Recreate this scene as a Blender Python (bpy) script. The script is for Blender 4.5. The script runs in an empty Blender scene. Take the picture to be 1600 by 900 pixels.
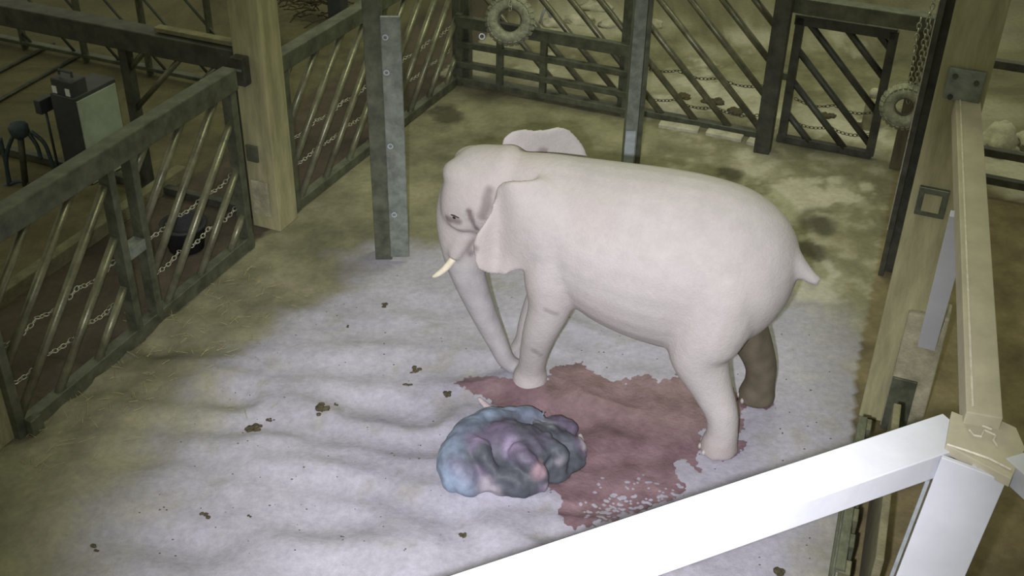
import bpy, bmesh, math, random
from math import sin, cos, pi, radians, sqrt, atan2
from mathutils import Vector, Matrix, noise
random.seed(7)
S = bpy.context.scene
COL = S.collection

# ------------------------------------------------------------------ camera
CAM_H = 7.0; F_PX = 1810.0
PITCH = radians(33.3); ROLL = radians(1.2)
FWD = Vector((0, cos(PITCH), -sin(PITCH)))
_r0 = Vector((1, 0, 0)); _u0 = _r0.cross(FWD)
RIGHT = _r0 * cos(ROLL) + _u0 * sin(ROLL)
UP = _u0 * cos(ROLL) - _r0 * sin(ROLL)
CPOS = Vector((0, 0, CAM_H))
cd = bpy.data.cameras.new('camera'); cam = bpy.data.objects.new('camera', cd); COL.objects.link(cam)
cd.sensor_width = 36; cd.lens = F_PX / 1600 * 36; cd.clip_end = 200
m = Matrix.Identity(4)
for i in range(3):
    m[i][0] = RIGHT[i]; m[i][1] = UP[i]; m[i][2] = -FWD[i]; m[i][3] = CPOS[i]
cam.matrix_world = m
S.camera = cam

# ------------------------------------------------------------------ world, lamps, exposure
w = bpy.data.worlds.new('night'); S.world = w; w.use_nodes = True
bg = w.node_tree.nodes['Background']
bg.inputs[0].default_value = (0.62, 0.625, 0.45, 1); bg.inputs[1].default_value = 0.50
S.view_settings.view_transform = 'Standard'; S.view_settings.look = 'None'
S.view_settings.gamma = 1; S.view_settings.use_curve_mapping = False
S.view_settings.exposure = 0.0

def floor_at(x, y, z=0.0):
    d = FWD + RIGHT * ((x - 800) / F_PX) + UP * ((450 - y) / F_PX)
    return CPOS + d * ((z - CAM_H) / d.z)
def at_depth(x, y, Y):
    d = FWD + RIGHT * ((x - 800) / F_PX) + UP * ((450 - y) / F_PX)
    return CPOS + d * (Y / d.y)

# flood lamp of the surveillance camera, bolted a hand below it
ld = bpy.data.lights.new('flood_lamp', 'SPOT'); lamp = bpy.data.objects.new('flood_lamp', ld); COL.objects.link(lamp)
ld.energy = 5600; ld.color = (0.955, 0.945, 1.0); ld.spot_size = radians(54); ld.spot_blend = 1.0; ld.shadow_soft_size = 0.06
lamp.location = (-0.22, 0.1, 6.72)
lamp.rotation_euler = (floor_at(815, 700) - lamp.location).to_track_quat('-Z', 'Y').to_euler()
# weak unseen fill light added to brighten the back of the barn
ld2 = bpy.data.lights.new('back_fill', 'AREA'); fill_light = bpy.data.objects.new('back_fill', ld2); COL.objects.link(fill_light)
ld2.energy = 330; ld2.color = (0.95, 1.0, 0.62); ld2.size = 3.0
fill_light.location = (2.5, 14.5, 9.0)

# ------------------------------------------------------------------ materials
def new_mat(name): 
    mt = bpy.data.materials.new(name); mt.use_nodes = True
    return mt, mt.node_tree, mt.node_tree.nodes['Principled BSDF']
def mat(name, col, rough=0.7, metal=0.0, var=0.25, scale=6.0, bump=0.0, bscale=40.0, col2=None, stretch=(1, 1, 1), spec=0.5, coat=0):
    mt, nt, b = new_mat(name)
    tc = nt.nodes.new('ShaderNodeTexCoord'); mp = nt.nodes.new('ShaderNodeMapping')
    mp.inputs['Scale'].default_value = stretch
    nt.links.new(tc.outputs['Object'], mp.inputs['Vector'])
    n = nt.nodes.new('ShaderNodeTexNoise'); n.inputs['Scale'].default_value = scale; n.inputs['Detail'].default_value = 8; n.inputs['Roughness'].default_value = 0.65
    nt.links.new(mp.outputs[0], n.inputs['Vector'])
    r = nt.nodes.new('ShaderNodeValToRGB')
    c2 = col2 or tuple(c * (1 + var) for c in col)
    r.color_ramp.elements[0].position = 0.34; r.color_ramp.elements[1].position = 0.68
    r.color_ramp.elements[0].color = (*[c * (1 - var) for c in col], 1); r.color_ramp.elements[1].color = (*c2, 1)
    nt.links.new(n.outputs['Fac'], r.inputs[0]); nt.links.new(r.outputs[0], b.inputs['Base Color'])
    b.inputs['Roughness'].default_value = rough; b.inputs['Metallic'].default_value = metal
    b.inputs['Specular IOR Level'].default_value = spec
    b.inputs['Coat Weight'].default_value = coat
    if bump:
        n2 = nt.nodes.new('ShaderNodeTexNoise'); n2.inputs['Scale'].default_value = bscale; n2.inputs['Detail'].default_value = 6
        nt.links.new(mp.outputs[0], n2.inputs['Vector'])
        bp = nt.nodes.new('ShaderNodeBump'); bp.inputs['Strength'].default_value = bump; bp.inputs['Distance'].default_value = 0.02
        nt.links.new(n2.outputs['Fac'], bp.inputs['Height']); nt.links.new(bp.outputs[0], b.inputs['Normal'])
    return mt
def attr_mat(name, rough=0.85, fine=60.0, finevar=0.18, bump=0.3, bdist=0.02, spec=0.3, wave=None):
    mt, nt, b = new_mat(name)
    a = nt.nodes.new('ShaderNodeAttribute'); a.attribute_name = 'tint'
    tc = nt.nodes.new('ShaderNodeTexCoord')
    n = nt.nodes.new('ShaderNodeTexNoise'); n.inputs['Scale'].default_value = fine; n.inputs['Detail'].default_value = 8; n.inputs['Roughness'].default_value = 0.7
    nt.links.new(tc.outputs['Object'], n.inputs['Vector'])
    mr = nt.nodes.new('ShaderNodeMapRange'); mr.inputs[1].default_value = 0.3; mr.inputs[2].default_value = 0.7
    mr.inputs[3].default_value = 1 - finevar; mr.inputs[4].default_value = 1 + finevar
    nt.links.new(n.outputs['Fac'], mr.inputs[0])
    mx = nt.nodes.new('ShaderNodeVectorMath'); mx.operation = 'SCALE'
    nt.links.new(a.outputs['Color'], mx.inputs[0]); nt.links.new(mr.outputs[0], mx.inputs['Scale'])
    nt.links.new(mx.outputs[0], b.inputs['Base Color'])
    b.inputs['Roughness'].default_value = rough; b.inputs['Specular IOR Level'].default_value = spec
    bp = nt.nodes.new('ShaderNodeBump'); bp.inputs['Strength'].default_value = bump; bp.inputs['Distance'].default_value = bdist
    nt.links.new(n.outputs['Fac'], bp.inputs['Height']); nt.links.new(bp.outputs[0], b.inputs['Normal'])
    return mt

M = {}
M['sand'] = attr_mat('sand_and_dirt', fine=14, finevar=0.16, bump=0.35, bdist=0.03)
M['steel'] = mat('green_grey_steel', (0.10, 0.108, 0.075), 0.42, 0.35, 0.4, 5, 0.15, 30)
M['pipe'] = mat('worn_steel_pipe', (0.16, 0.16, 0.105), 0.36, 0.4, 0.4, 5, 0.1, 30)
M['darksteel'] = mat('dark_steel', (0.062, 0.064, 0.050), 0.5, 0.25, 0.4, 5, 0.1, 30)
M['galv'] = mat('galvanised_steel', (0.20, 0.225, 0.195), 0.42, 0.35, 0.3, 9, 0.1, 40)
M['galvlight'] = mat('bare_galvanised_steel', (0.40, 0.44, 0.48), 0.45, 0.3, 0.2, 9, 0.1, 40)
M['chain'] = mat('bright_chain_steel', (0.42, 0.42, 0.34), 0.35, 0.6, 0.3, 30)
M['wood'] = mat('brown_wood', (0.10, 0.085, 0.05), 0.85, 0, 0.3, 4, 0.3, 30, stretch=(3, 3, 0.5))
M['timber'] = mat('olive_grey_timber', (0.285, 0.270, 0.145), 0.8, 0, 0.28, 2.2, 0.3, 30, col2=(0.37, 0.35, 0.20), stretch=(3, 3, 0.5))
M['white'] = mat('white_painted_steel', (0.60, 0.615, 0.68), 0.45, 0, 0.06, 3, 0.04, 25)
M['cream'] = mat('dusty_cream_painted_steel', (0.45, 0.415, 0.31), 0.6, 0, 0.12, 4, 0.1, 25)
M['weld'] = mat('weld_bead', (0.62, 0.58, 0.48), 0.5, 0.0, 0.15, 20, 0.2, 60)
M['rubber'] = mat('dusty_rubber', (0.24, 0.245, 0.18), 0.85, 0, 0.35, 12, 0.5, 40)
M['blackrubber'] = mat('black_rubber', (0.02, 0.022, 0.024), 0.6, 0, 0.3, 12, 0.2, 40)
M['dung'] = mat('dung', (0.07, 0.058, 0.03), 0.95, 0, 0.5, 25, 0.8, 60)
M['straw'] = mat('straw', (0.27, 0.24, 0.12), 0.8, 0, 0.3, 20)
M['concrete'] = mat('pale_concrete', (0.30, 0.28, 0.19), 0.9, 0, 0.3, 5, 0.4, 40)
M['kerb'] = mat('olive_concrete', (0.16, 0.15, 0.085), 0.9, 0, 0.3, 5, 0.4, 40)
M['rock'] = mat('pale_rock', (0.42, 0.40, 0.31), 0.9, 0, 0.25, 5, 0.6, 20)
M['cabinet'] = mat('dark_cabinet_paint', (0.05, 0.055, 0.06), 0.5, 0.1, 0.2, 5)
M['panel'] = mat('pale_green_panel', (0.34, 0.40, 0.34), 0.5, 0.0, 0.15, 5)
M['label'] = mat('white_sticker', (0.7, 0.7, 0.72), 0.6, 0, 0.1, 5)
M['hose'] = mat('dark_blue_hose', (0.03, 0.05, 0.06), 0.45, 0, 0.3, 15)
M['ivory'] = mat('ivory', (0.72, 0.66, 0.52), 0.45, 0, 0.1, 12, 0.05, 40)
M['nail'] = mat('dusty_nail', (0.36, 0.33, 0.31), 0.6, 0, 0.1, 12)
M['eye'] = mat('dark_eye', (0.02, 0.015, 0.012), 0.15, 0, 0.2, 30)
M['hair'] = mat('dark_lash', (0.05, 0.04, 0.04), 0.8, 0, 0.2, 30)

# ------------------------------------------------------------------ mesh helpers
class MB:
    def __init__(s): s.v = []; s.f = []
    def box(s, c, ax, half):
        c = Vector(c); a = [Vector(q) * h for q, h in zip(ax, half)]; n = len(s.v)
        for sx in (-1, 1):
            for sy in (-1, 1):
                for sz in (-1, 1): s.v.append(c + a[0] * sx + a[1] * sy + a[2] * sz)
        s.f += [tuple(n + i for i in q) for q in ((0, 1, 3, 2), (4, 6, 7, 5), (0, 4, 5, 1), (2, 3, 7, 6), (0, 2, 6, 4), (1, 5, 7, 3))]
        return s
    def bar(s, p, q, w, h, upv=(0, 0, 1)):
        p = Vector(p); q = Vector(q); d = (q - p); L = d.length; d.normalize()
        side = d.cross(Vector(upv)).normalized(); u = side.cross(d).normalized()
        return s.box((p + q) / 2, (d, side, u), (L / 2, w / 2, h / 2))
    def tube(s, path, rad, seg=10, caps=True, squash=None):
        path = [Vector(p) for p in path]; n0 = len(s.v); N = len(path)
        if not hasattr(rad, '__len__'): rad = [rad] * N
        prev = None
        for i, p in enumerate(path):
            t = (path[min(i + 1, N - 1)] - path[max(i - 1, 0)]).normalized()
            if prev is None:
                ref = Vector((0, 0, 1)) if abs(t.z) < 0.9 else Vector((1, 0, 0))
                x = t.cross(ref).normalized()
            else:
                x = (prev - t * prev.dot(t)).normalized()
            prev = x; y = t.cross(x)
            for k in range(seg):
                a = 2 * pi * k / seg
                s.v.append(p + x * cos(a) * rad[i] + y * sin(a) * rad[i] * (squash or 1))
        for i in range(N - 1):
            for k in range(seg):
                a = n0 + i * seg + k; b = n0 + i * seg + (k + 1) % seg
                s.f.append((a, b, b + seg, a + seg))
        if caps:
            s.f.append(tuple(n0 + k for k in range(seg))[::-1]); s.f.append(tuple(n0 + (N - 1) * seg + k for k in range(seg)))
        return s
    def lathe(s, prof, c, axis=(0, 0, 1), seg=24, closed=False):
        axis = Vector(axis).normalized(); ref = Vector((0, 0, 1)) if abs(axis.z) < 0.9 else Vector((1, 0, 0))
        x = axis.cross(ref).normalized(); y = axis.cross(x); c = Vector(c); n0 = len(s.v); P = len(prof)
        for k in range(seg):
            a = 2 * pi * k / seg
            for r, h in prof: s.v.append(c + (x * cos(a) + y * sin(a)) * r + axis * h)
        for k in range(seg):
            k2 = (k + 1) % seg
            for j in range(P if closed else P - 1):
                j2 = (j + 1) % P
                s.f.append((n0 + k * P + j, n0 + k2 * P + j, n0 + k2 * P + j2, n0 + k * P + j2))
        return s
    def blob(s, c, r, seg=10, rings=6, jit=0.0, seed=0, flat=None):
        c = Vector(c); n0 = len(s.v); r = Vector(r) if hasattr(r, '__len__') else Vector((r, r, r))
        def P(th, ph):
            d = Vector((sin(th) * cos(ph), sin(th) * sin(ph), cos(th)))
            k = 1 + jit * noise.noise(d * 1.7 + Vector((seed * 3.1, seed * 1.7, 0))) + jit * .5 * noise.noise(d * 4 + Vector((seed, 0, seed * 2.3)))
            z = d.z * k
            return c + Vector((d.x * k * r.x, d.y * k * r.y, z * r.z))
        s.v.append(P(0, 0))
        for i in range(1, rings):
            for k in range(seg): s.v.append(P(pi * i / rings, 2 * pi * k / seg))
        s.v.append(P(pi, 0)); last = len(s.v) - 1
        for k in range(seg):
            s.f.append((n0, n0 + 1 + k, n0 + 1 + (k + 1) % seg))
            s.f.append((last, last - seg + (k + 1) % seg, last - seg + k))
        for i in range(rings - 2):
            for k in range(seg):
                a = n0 + 1 + i * seg + k; b = n0 + 1 + i * seg + (k + 1) % seg
                s.f.append((a, a + seg, b + seg, b))
        return s
    def mesh(s, name):
        me = bpy.data.meshes.new(name); me.from_pydata([tuple(v) for v in s.v], [], s.f)
        bm = bmesh.new(); bm.from_mesh(me); bmesh.ops.recalc_face_normals(bm, faces=bm.faces); bm.to_mesh(me); bm.free()
        return me
    def build(s, name, mt, parent=None, smooth=False, bevel=0.0, label=None):
        me = s.mesh(name); me.materials.append(mt)
        if bevel:
            bm = bmesh.new(); bm.from_mesh(me)
            bmesh.ops.bevel(bm, geom=list(bm.edges), offset=bevel, segments=2, affect='EDGES', profile=0.5)
            bm.to_mesh(me); bm.free()
        if smooth: me.polygons.foreach_set('use_smooth', [True] * len(me.polygons))
        o = bpy.data.objects.new(name, me); COL.objects.link(o)
        if parent: attach(o, parent)
        if label: o['label'] = label
        return o
def attach(o, parent):
    o.parent = parent
    o.matrix_parent_inverse = Matrix.Translation(parent.location).inverted() if parent.type == 'EMPTY' else Matrix.Identity(4)
def tag(o, label, cat, group=None, kind=None):
    if label: o['label'] = label
    if cat: o['category'] = cat
    if group: o['group'] = group
    if kind: o['kind'] = kind
    return o
def empty(name, loc, label, cat, group=None):
    o = bpy.data.objects.new(name, None); COL.objects.link(o); o.location = loc; o.empty_display_size = 0.1
    return tag(o, label, cat, group)
def remeshed(mb, name, voxel, smooth_it, factor=0.5):
    me = mb.mesh(name + '_raw'); o = bpy.data.objects.new(name, me); COL.objects.link(o)
    r = o.modifiers.new('r', 'REMESH'); r.mode = 'VOXEL'; r.voxel_size = voxel
    s = o.modifiers.new('s', 'SMOOTH'); s.iterations = smooth_it; s.factor = factor
    dg = bpy.context.evaluated_depsgraph_get(); dg.update()
    me2 = bpy.data.meshes.new_from_object(o.evaluated_get(dg)); me2.name = name
    o.modifiers.clear(); o.data = me2; bpy.data.meshes.remove(me)
    me2.polygons.foreach_set('use_smooth', [True] * len(me2.polygons))
    return o
def fbm(x, y, sc, oct=4, seed=0.0):
    v = 0; a = 0.5; f = sc
    for _ in range(oct):
        v += a * noise.noise(Vector((x * f + seed, y * f - seed * .7, seed * 1.3))); a *= .5; f *= 2.1
    return v
def smooth(a, b, x):
    t = max(0, min(1, (x - a) / (b - a))); return t * t * (3 - 2 * t)
def poly_sd(poly, x, y):
    d = 1e9; inside = False; n = len(poly)
    for i in range(n):
        ax, ay = poly[i]; bx, by = poly[(i + 1) % n]
        ex, ey = bx - ax, by - ay; wx, wy = x - ax, y - ay
        t = max(0, min(1, (wx * ex + wy * ey) / (ex * ex + ey * ey + 1e-12)))
        d = min(d, (wx - ex * t) ** 2 + (wy - ey * t) ** 2)
        if (ay > y) != (by > y) and x < (bx - ax) * (y - ay) / (by - ay) + ax: inside = not inside
    return -sqrt(d) if inside else sqrt(d)

# ------------------------------------------------------------------ stall frame
A0 = Vector((-4.43, 7.95, 0)); A1 = Vector((-2.95, 11.6, 0)); K = Vector((-0.84, 16.35, 0)); G = Vector((5.07, 13.9, 0)); R1 = Vector((3.45, 9.3, 0)); R2 = Vector((2.45, 5.6, 0))
E2 = (G - K).normalized(); E1 = Vector((-E2.y, E2.x, 0))      # E2 to the right along the back fence, E1 away from the camera
Z = Vector((0, 0, 1))

# ------------------------------------------------------------------ floor
def fz(x, y):
    near = smooth(11.5, 8.5, y) * smooth(2.2, 0.2, x)
    u = x * 0.8 + y * 0.6
    z = 0.018 * fbm(x, y, 0.8, 3, 3.1) + 0.010 * fbm(x, y, 3.2, 3, 8.0)
    wv = noise.noise(Vector((x * 1.1 + 2 * fbm(x, y, .5, 2, 5), y * 2.6, 4.2)))
    wv2 = 1 - abs(noise.noise(Vector((x * .9 + 1.2 * fbm(x, y, 1, 2, 2), y * 1.9 + x * .5, 9.1)))) * 2
    z += near * (0.085 * wv + 0.06 * wv2)
    return z
sand_px = [(90, 1000), (170, 830), (250, 710), (320, 625), (405, 530), (450, 492), (500, 470), (560, 418), (640, 392), (760, 380), (1240, 440), (1300, 490), (1325, 560), (1325, 640), (1300, 760), (1290, 980)]
sand_poly = [tuple(floor_at(*p))[:2] for p in sand_px]
stall_poly = [tuple(p)[:2] for p in (A0 - (A1 - A0) * 2, A1, K, G, R1, R2, R2 - (R1 - R2))]
patches = [(1185, 262, .5), (1245, 300, .45), (1215, 330, .35), (1310, 300, .3), (1290, 440, .4), (890, 35, .9), (930, 30, .9), (1080, 130, .5), (1150, 150, .6), (1060, 165, .4), (1290, 190, .5), (1340, 210, .4), (1385, 225, .35), (1575, 262, .8), (1180, 60, .5), (1300, 60, .4), (1100, 85, .3), (850, 110, .4), (1200, 175, .4)]
patches = [(*tuple(floor_at(a, b))[:2], r) for a, b, r in patches]
wets = [(700, 178, .30), (690, 172, .2), (1140, 270, .2), (1265, 385, .25), (1285, 350, .3), (335, 330, .4)]
wets = [(*tuple(floor_at(a, b))[:2], r) for a, b, r in wets]
SAND = Vector((0.350, 0.338, 0.398)); DIRT = Vector((0.175, 0.166, 0.105)); MUD = Vector((0.075, 0.068, 0.045))
BROWN = Vector((0.075, 0.060, 0.042)); YARD = Vector((0.175, 0.165, 0.10)); PALE = Vector((0.38, 0.36, 0.29)); RBROWN = Vector((0.15, 0.122, 0.065)); LEFTF = Vector((0.115, 0.105, 0.055))
def floor_col(x, y):
    n1 = fbm(x, y, 1.1, 5, 1.0); n2 = fbm(x, y, 4.0, 4, 6.0); n3 = fbm(x, y, .45, 3, 12.0)
    sd = poly_sd(stall_poly, x, y)
    if sd < 0.02:
        s = poly_sd(sand_poly, x, y)
        wd = .35 + .55 * smooth(9.6, 7.5, y) * smooth(-1, -3, x) + .35 * smooth(2.2, 3.2, x)
        k = smooth(wd, -wd, s + 0.9 * n1 + 0.35 * n2)
        c = DIRT * (1 + 0.9 * n1 + .6 * n2)
        if x > 2: c = c.lerp(PALE, 0.45 * smooth(0.05, .35, n2 + n1 * .5))
        c = c.lerp(SAND * (1 + 0.22 * n1 + .18 * n2), k)
        c = c.lerp(DIRT * 1.2, .35 * smooth(.18, .42, n2 - n1 * .6) * k)
    else:
        side = (Vector((x, y, 0)) - K).dot(E2); back = (Vector((x, y, 0)) - K).dot(E1)
        if back > 0 and side > -.4: c = YARD * (1 + .8 * n1 + .6 * n2); c = c.lerp(PALE, .5 * smooth(.0, .4, n1 + n3 * .5))
        elif side < 3.2 and (Vector((x, y, 0)) - A0).dot(E2) < 3:
            dd = -(Vector((x, y, 0)) - K).dot(E2)
            c = BROWN.lerp(LEFTF, smooth(1.7, 1.9, dd)) * (1 + .7 * n1 + .5 * n2)
        else: c = RBROWN * (1 + .9 * n1 + .7 * n2)
    for px, py, r in patches:
        d = sqrt((x - px) ** 2 + ((y - py) * .8) ** 2)
        if d < r * 2.2: c = c.lerp(PALE * 1.15, smooth(r * 1.1, r * .3, d + n1 * .8 + n2 * .6) * .8)
    for px, py, r in wets:
        d = sqrt((x - px) ** 2 + ((y - py) * .8) ** 2)
        if d < r * 2.2: c = c.lerp(MUD * .8, smooth(r * 1.1, r * .6, d + n1 * .25 + n2 * .2) * .85)
    return c
def axis_pts(a, b, step, far0, far1):
    p = []; x = a
    while x > far0: p.append(x); x -= max(step, (a - x) * .35)
    p.append(far0); p.reverse(); x = a + step
    while x < b: p.append(x); x += step
    while x < far1: p.append(x); x += max(step, (x - b) * .35)
    p.append(far1); return p
xs = axis_pts(-5.6, 5.8, 0.055, -22, 22); ys = axis_pts(5.2, 17.2, 0.055, -4, 34)
mb = MB(); cols = []
for yy in ys:
    for xx in xs:
        mb.v.append(Vector((xx, yy, fz(xx, yy)))); c = floor_col(xx, yy); cols += [max(0.01, c.x), max(.01, c.y), max(.008, c.z), 1]
nx = len(xs)
for j in range(len(ys) - 1):
    for i in range(nx - 1): mb.f.append((j * nx + i, j * nx + i + 1, (j + 1) * nx + i + 1, (j + 1) * nx + i))
fl = mb.build('floor', M['sand'], smooth=True)
ca = fl.data.color_attributes.new('tint', 'FLOAT_COLOR', 'POINT'); ca.data.foreach_set('color', cols)
fl['kind'] = 'structure'; fl['label'] = 'sandy stall floor, pale in the middle and olive dirt along the fences'

# ------------------------------------------------------------------ steel frame in the foreground (near the lamp)
node = floor_at(1532, 672, 2.9)
fr = empty('beam_structure', (node.x, node.y, 0), 'white painted steel column with beams meeting on its top, in the foreground', 'beams')
zb = 2.9
# column: H profile, slightly raking
ct = floor_at(1530, 705, zb - .02); cb = at_depth(1416, 985, ct.y + .05); dcol = (cb - ct).normalized(); cb = ct + dcol * ((ct.z - 0.0) / -dcol.z)
view = Vector((ct.x, ct.y, 0)).normalized(); sidev = Vector((view.y, -view.x, 0)).normalized()
sidev = (sidev - dcol * sidev.dot(dcol)).normalized(); fv = dcol.cross(sidev).normalized()
if fv.y > 0: fv = -fv
q = MB(); mid = (ct + cb) / 2; hl = (ct - cb).length / 2
q.box(mid + fv * .15, (sidev, fv, dcol), (.168, .014, hl))
col_ob = q.build('column', M['white'], fr, bevel=.004)
q = MB(); q.box(mid, (sidev, fv, dcol), (.012, .14, hl)); q.build('web', M['white'], col_ob)
q = MB(); q.box(mid - fv * .15, (sidev, fv, dcol), (.168, .014, hl)); q.build('flange', M['white'], col_ob, bevel=.004)
q = MB(); q.box(mid - sidev * .19 + fv * .0, (sidev, fv, dcol), (.01, .15, hl - .2)); q.build('side_plate', M['galvlight'], col_ob, label='grey channel along the edge of the column')
# long beam across the lower right
b0 = floor_at(1500, 668, zb - .02); b1 = b0 + (floor_at(560, 985, zb - .02) - b0) * 1.9
db = (b1 - b0).normalized(); sb = db.cross(Z).normalized()
if sb.y < 0: sb = -sb
q = MB(); q.box((b0 + b1) / 2 + Z * -.085, (db, sb, Z), ((b1 - b0).length / 2, .135, .085)); q.build('beam', M['white'], fr, bevel=.006, label='overlit white box beam crossing towards the bottom of the picture')
# beam to the post
pa = at_depth(1507, 126, 8.95); pb = floor_at(1533, 665, zb + .02)
pa2 = pa + Vector((0, 0, 0)); da = (pb - pa).normalized()
q = MB(); q.bar(pa, pb, .19, .16); q.build('beam', M['cream'], fr, bevel=.006, label='dusty cream beam reaching back to the timber post')
sa = da.cross(Z).normalized()
q = MB(); q.box((pa + pb) / 2 + Z * .083 + sa * (-.062 if sa.x > 0 else .062), (da, sa, sa.cross(da)), ((pb - pa).length / 2 - .05, .006, .004)); q.build('seam', M['weld'], fr)
# cap on the node
cpx = [(1487, 642), (1512, 652), (1560, 655), (1588, 668), (1602, 700), (1580, 748), (1530, 722), (1478, 694)]
q = MB(); top = [floor_at(a, b, zb + .015) for a, b in cpx]; n = len(top)
q.v += top + [p - Z * .06 for p in top]; q.f.append(tuple(range(n))); q.f.append(tuple(range(n, 2 * n))[::-1])
for i in range(n): q.f.append((i, (i + 1) % n, (i + 1) % n + n, i + n))
cap = q.build('cap_plate', M['cream'], fr, bevel=.004)
q = MB()
for pth in ([(1515, 672), (1522, 680), (1533, 682), (1538, 672), (1556, 680)], [(1556, 680), (1552, 688), (1558, 697)], [(1535, 665), (1550, 671)], [(1480, 694), (1505, 702), (1545, 716), (1580, 734)]):
    q.tube([floor_at(a, b, zb + .02) for a, b in pth], .007, 6)
q.build('weld_bead', M['weld'], cap)
# stub on the right
q = MB(); q.bar(floor_at(1585, 725, zb - .05), floor_at(2300, 1372, zb - .05), .16, .14); q.build('beam', M['white'], fr, bevel=.005, label='white beam stub leaving the right edge of the picture')
# strut
s0 = pa.lerp(pb, .47) - Z * .06 - sa * (.05 if sa.x > 0 else -.05); s1 = at_depth(1447, 545, floor_at(1405, 672).y + .02)
q = MB(); q.bar(s0, s1, .15, .05, upv=CPOS - (s0 + s1) / 2); q.build('brace', M['white'], fr, bevel=.004, label='pale blue grey strut behind the cream beam')

# ------------------------------------------------------------------ timber posts
def timber_post(base, label, w=.38, h=5.2, notch=True, rot=0):
    t = empty('timber_post', base, label, 'post', 'timber posts of the stall')
    q = MB(); q.box(base + Z * (h / 2), (E2, E1, Z), (w / 2, w / 2, h / 2)); bd = q.build('shaft', M['timber'], t, bevel=.012)
    return t, bd
LP = floor_at(424, 352) + E1 * .1
lp, lps = timber_post(LP, 'square olive timber post between the two left fence panels')
RPc = floor_at(1378, 640)
rp, rps = timber_post(RPc, 'square olive timber post beside the cream beam on the right')
timber_post(floor_at(-10, 692), 'square timber post cut off by the left edge of the picture')
# fittings on the left post
f1 = -E1
q = MB(); c = at_depth(376, 110, LP.y - .22); q.box(c, (E2, E1, Z), (.085, .06, .16)); hb = q.build('bracket', M['darksteel'], lp, bevel=.01)
q = MB(); q.box(c - E1 * .065 + Z * .03, (E2, E1, Z), (.06, .012, .012)); q.build('slot', M['galv'], hb)
q = MB(); c = at_depth(394, 240, LP.y - .22); q.box(c, (E2, E1, Z), (.075, .015, .1)); q.build('bracket', M['steel'], lp, bevel=.005)
q = MB(); c = at_depth(408, 310, LP.y - .23); q.box(c, (E2, E1, Z), (.11, .012, .22)); q.build('wear_plate', M['concrete'], lp, bevel=.005)
# fittings on the right post
pf = RPc - E1 * (.19 + .02)
def on_post(x, y): 
    d = FWD + RIGHT * ((x - 800) / F_PX) + UP * ((450 - y) / F_PX)
    t = (pf - CPOS).dot(E1) / d.dot(E1); return CPOS + d * t
q = MB(); c = on_post(1507, 133); q.box(c, (E2, E1, Z), (.135, .014, .13)); bp_ = q.build('bracket_plate', M['galv'], rp, bevel=.004)
for a, b in ((1493, 118), (1526, 129), (1485, 150)):
    q = MB(); q.lathe([(0, .03), (.018, .03), (.022, .01), (.022, 0)], on_post(a, b) - E1 * .012, -E1, 8); q.build('bolt', M['darksteel'], bp_)
q = MB(); c = on_post(1456, 316); q.box(c, (E2, E1, Z), (.12, .02, .13)); bx = q.build('bracket', M['steel'], rp, bevel=.006)
q = MB(); q.box(c - E1 * .02, (E2, E1, Z), (.07, .012, .08)); q.build('bracket_face', M['timber'], bx)
# worn concrete pillar at the foot of the right post
cbk = floor_at(1405, 672) + E1 * .12
def hex_prism(q, base, hw, dp, z0, z1, chop):
    pts = [(-hw, -dp), (hw, -dp), (hw, dp), (-hw, dp)]
    n0 = len(q.v)
    for k, (a, b) in enumerate(pts): q.v.append(base + E2 * a + E1 * b + Z * z0)
    for k, (a, b) in enumerate(pts): q.v.append(base + E2 * a * .96 + E1 * b * .96 + Z * (z1 - (chop if a < 0 else 0)))
    q.f += [tuple(n0 + t for t in f_) for f_ in ((3, 2, 1, 0), (4, 5, 6, 7), (0, 1, 5, 4), (1, 2, 6, 5), (2, 3, 7, 6), (3, 0, 4, 7))]
q = MB(); hex_prism(q, cbk, .18, .14, 0, 1.32, .03); o = q.build('concrete_pillar', M['concrete'], bevel=.02); tag(o, 'worn pale concrete pillar at the foot of the right timber post', 'pillar')
q = MB(); q.box(cbk - E1 * .15 - E2 * .06 + Z * .3, (E2, E1, Z), (.11, .012, .3)); o2 = q.build('wear_plate', M['steel'], bevel=.006); attach(o2, o); o2['label'] = 'scraped dark plate on the pillar'

# ------------------------------------------------------------------ free-standing steel posts
B = floor_at(612, 402)
sp = empty('steel_post', B, 'wide green grey steel post with bolted plate, standing free near the sand', 'post')
vx = Vector((1, 0.05, 0)).normalized(); vy = Vector((-vx.y, vx.x, 0))
q = MB(); q.box(B + Z * 2.2 - vx * .085 + vy * .05, (vx, vy, Z), (.095, .10, 2.2)); q.build('shaft', M['steel'], sp, bevel=.006)
q = MB(); hh = 1.42
q.box(B + Z * (hh + .05) + vx * .10 - vy * .07, (vx, vy, Z), (.105, .012, hh)); pl = q.build('side_plate', M['galv'], sp, bevel=.01)
for (a, b) in ((602, 58), (604, 113), (610, 228), (616, 335)):
    c = at_depth(a, b, B.y - .09)
    q = MB(); q.lathe([(.018, 0), (.018, .012), (.032, .012), (.032, 0)], c, -vy, 12, True); q.build('ring_bolt', M['galvlight'], pl)
B2 = floor_at(983, 290)
pp = empty('steel_post', B2, 'slim grey steel post standing behind the back of the elephant', 'post')
q = MB(); q.box(B2 + Z * 2.2 - vx * .04, (vx, vy, Z), (.075, .09, 2.2)); q.build('shaft', M['galv'], pp, bevel=.006)
q = MB(); q.box(B2 + Z * 2.2 + vx * .07 - vy * .02, (vx, vy, Z), (.03, .06, 2.2)); q.build('flange', M['steel'], pp, bevel=.004)
q = MB(); q.box(B2 + Z * .41 - vx * .05 - vy * .095, (vx, vy, Z), (.062, .006, .4)); q.build('sleeve', M['galvlight'], pp, label='paler bare steel at the foot of the post')

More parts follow.
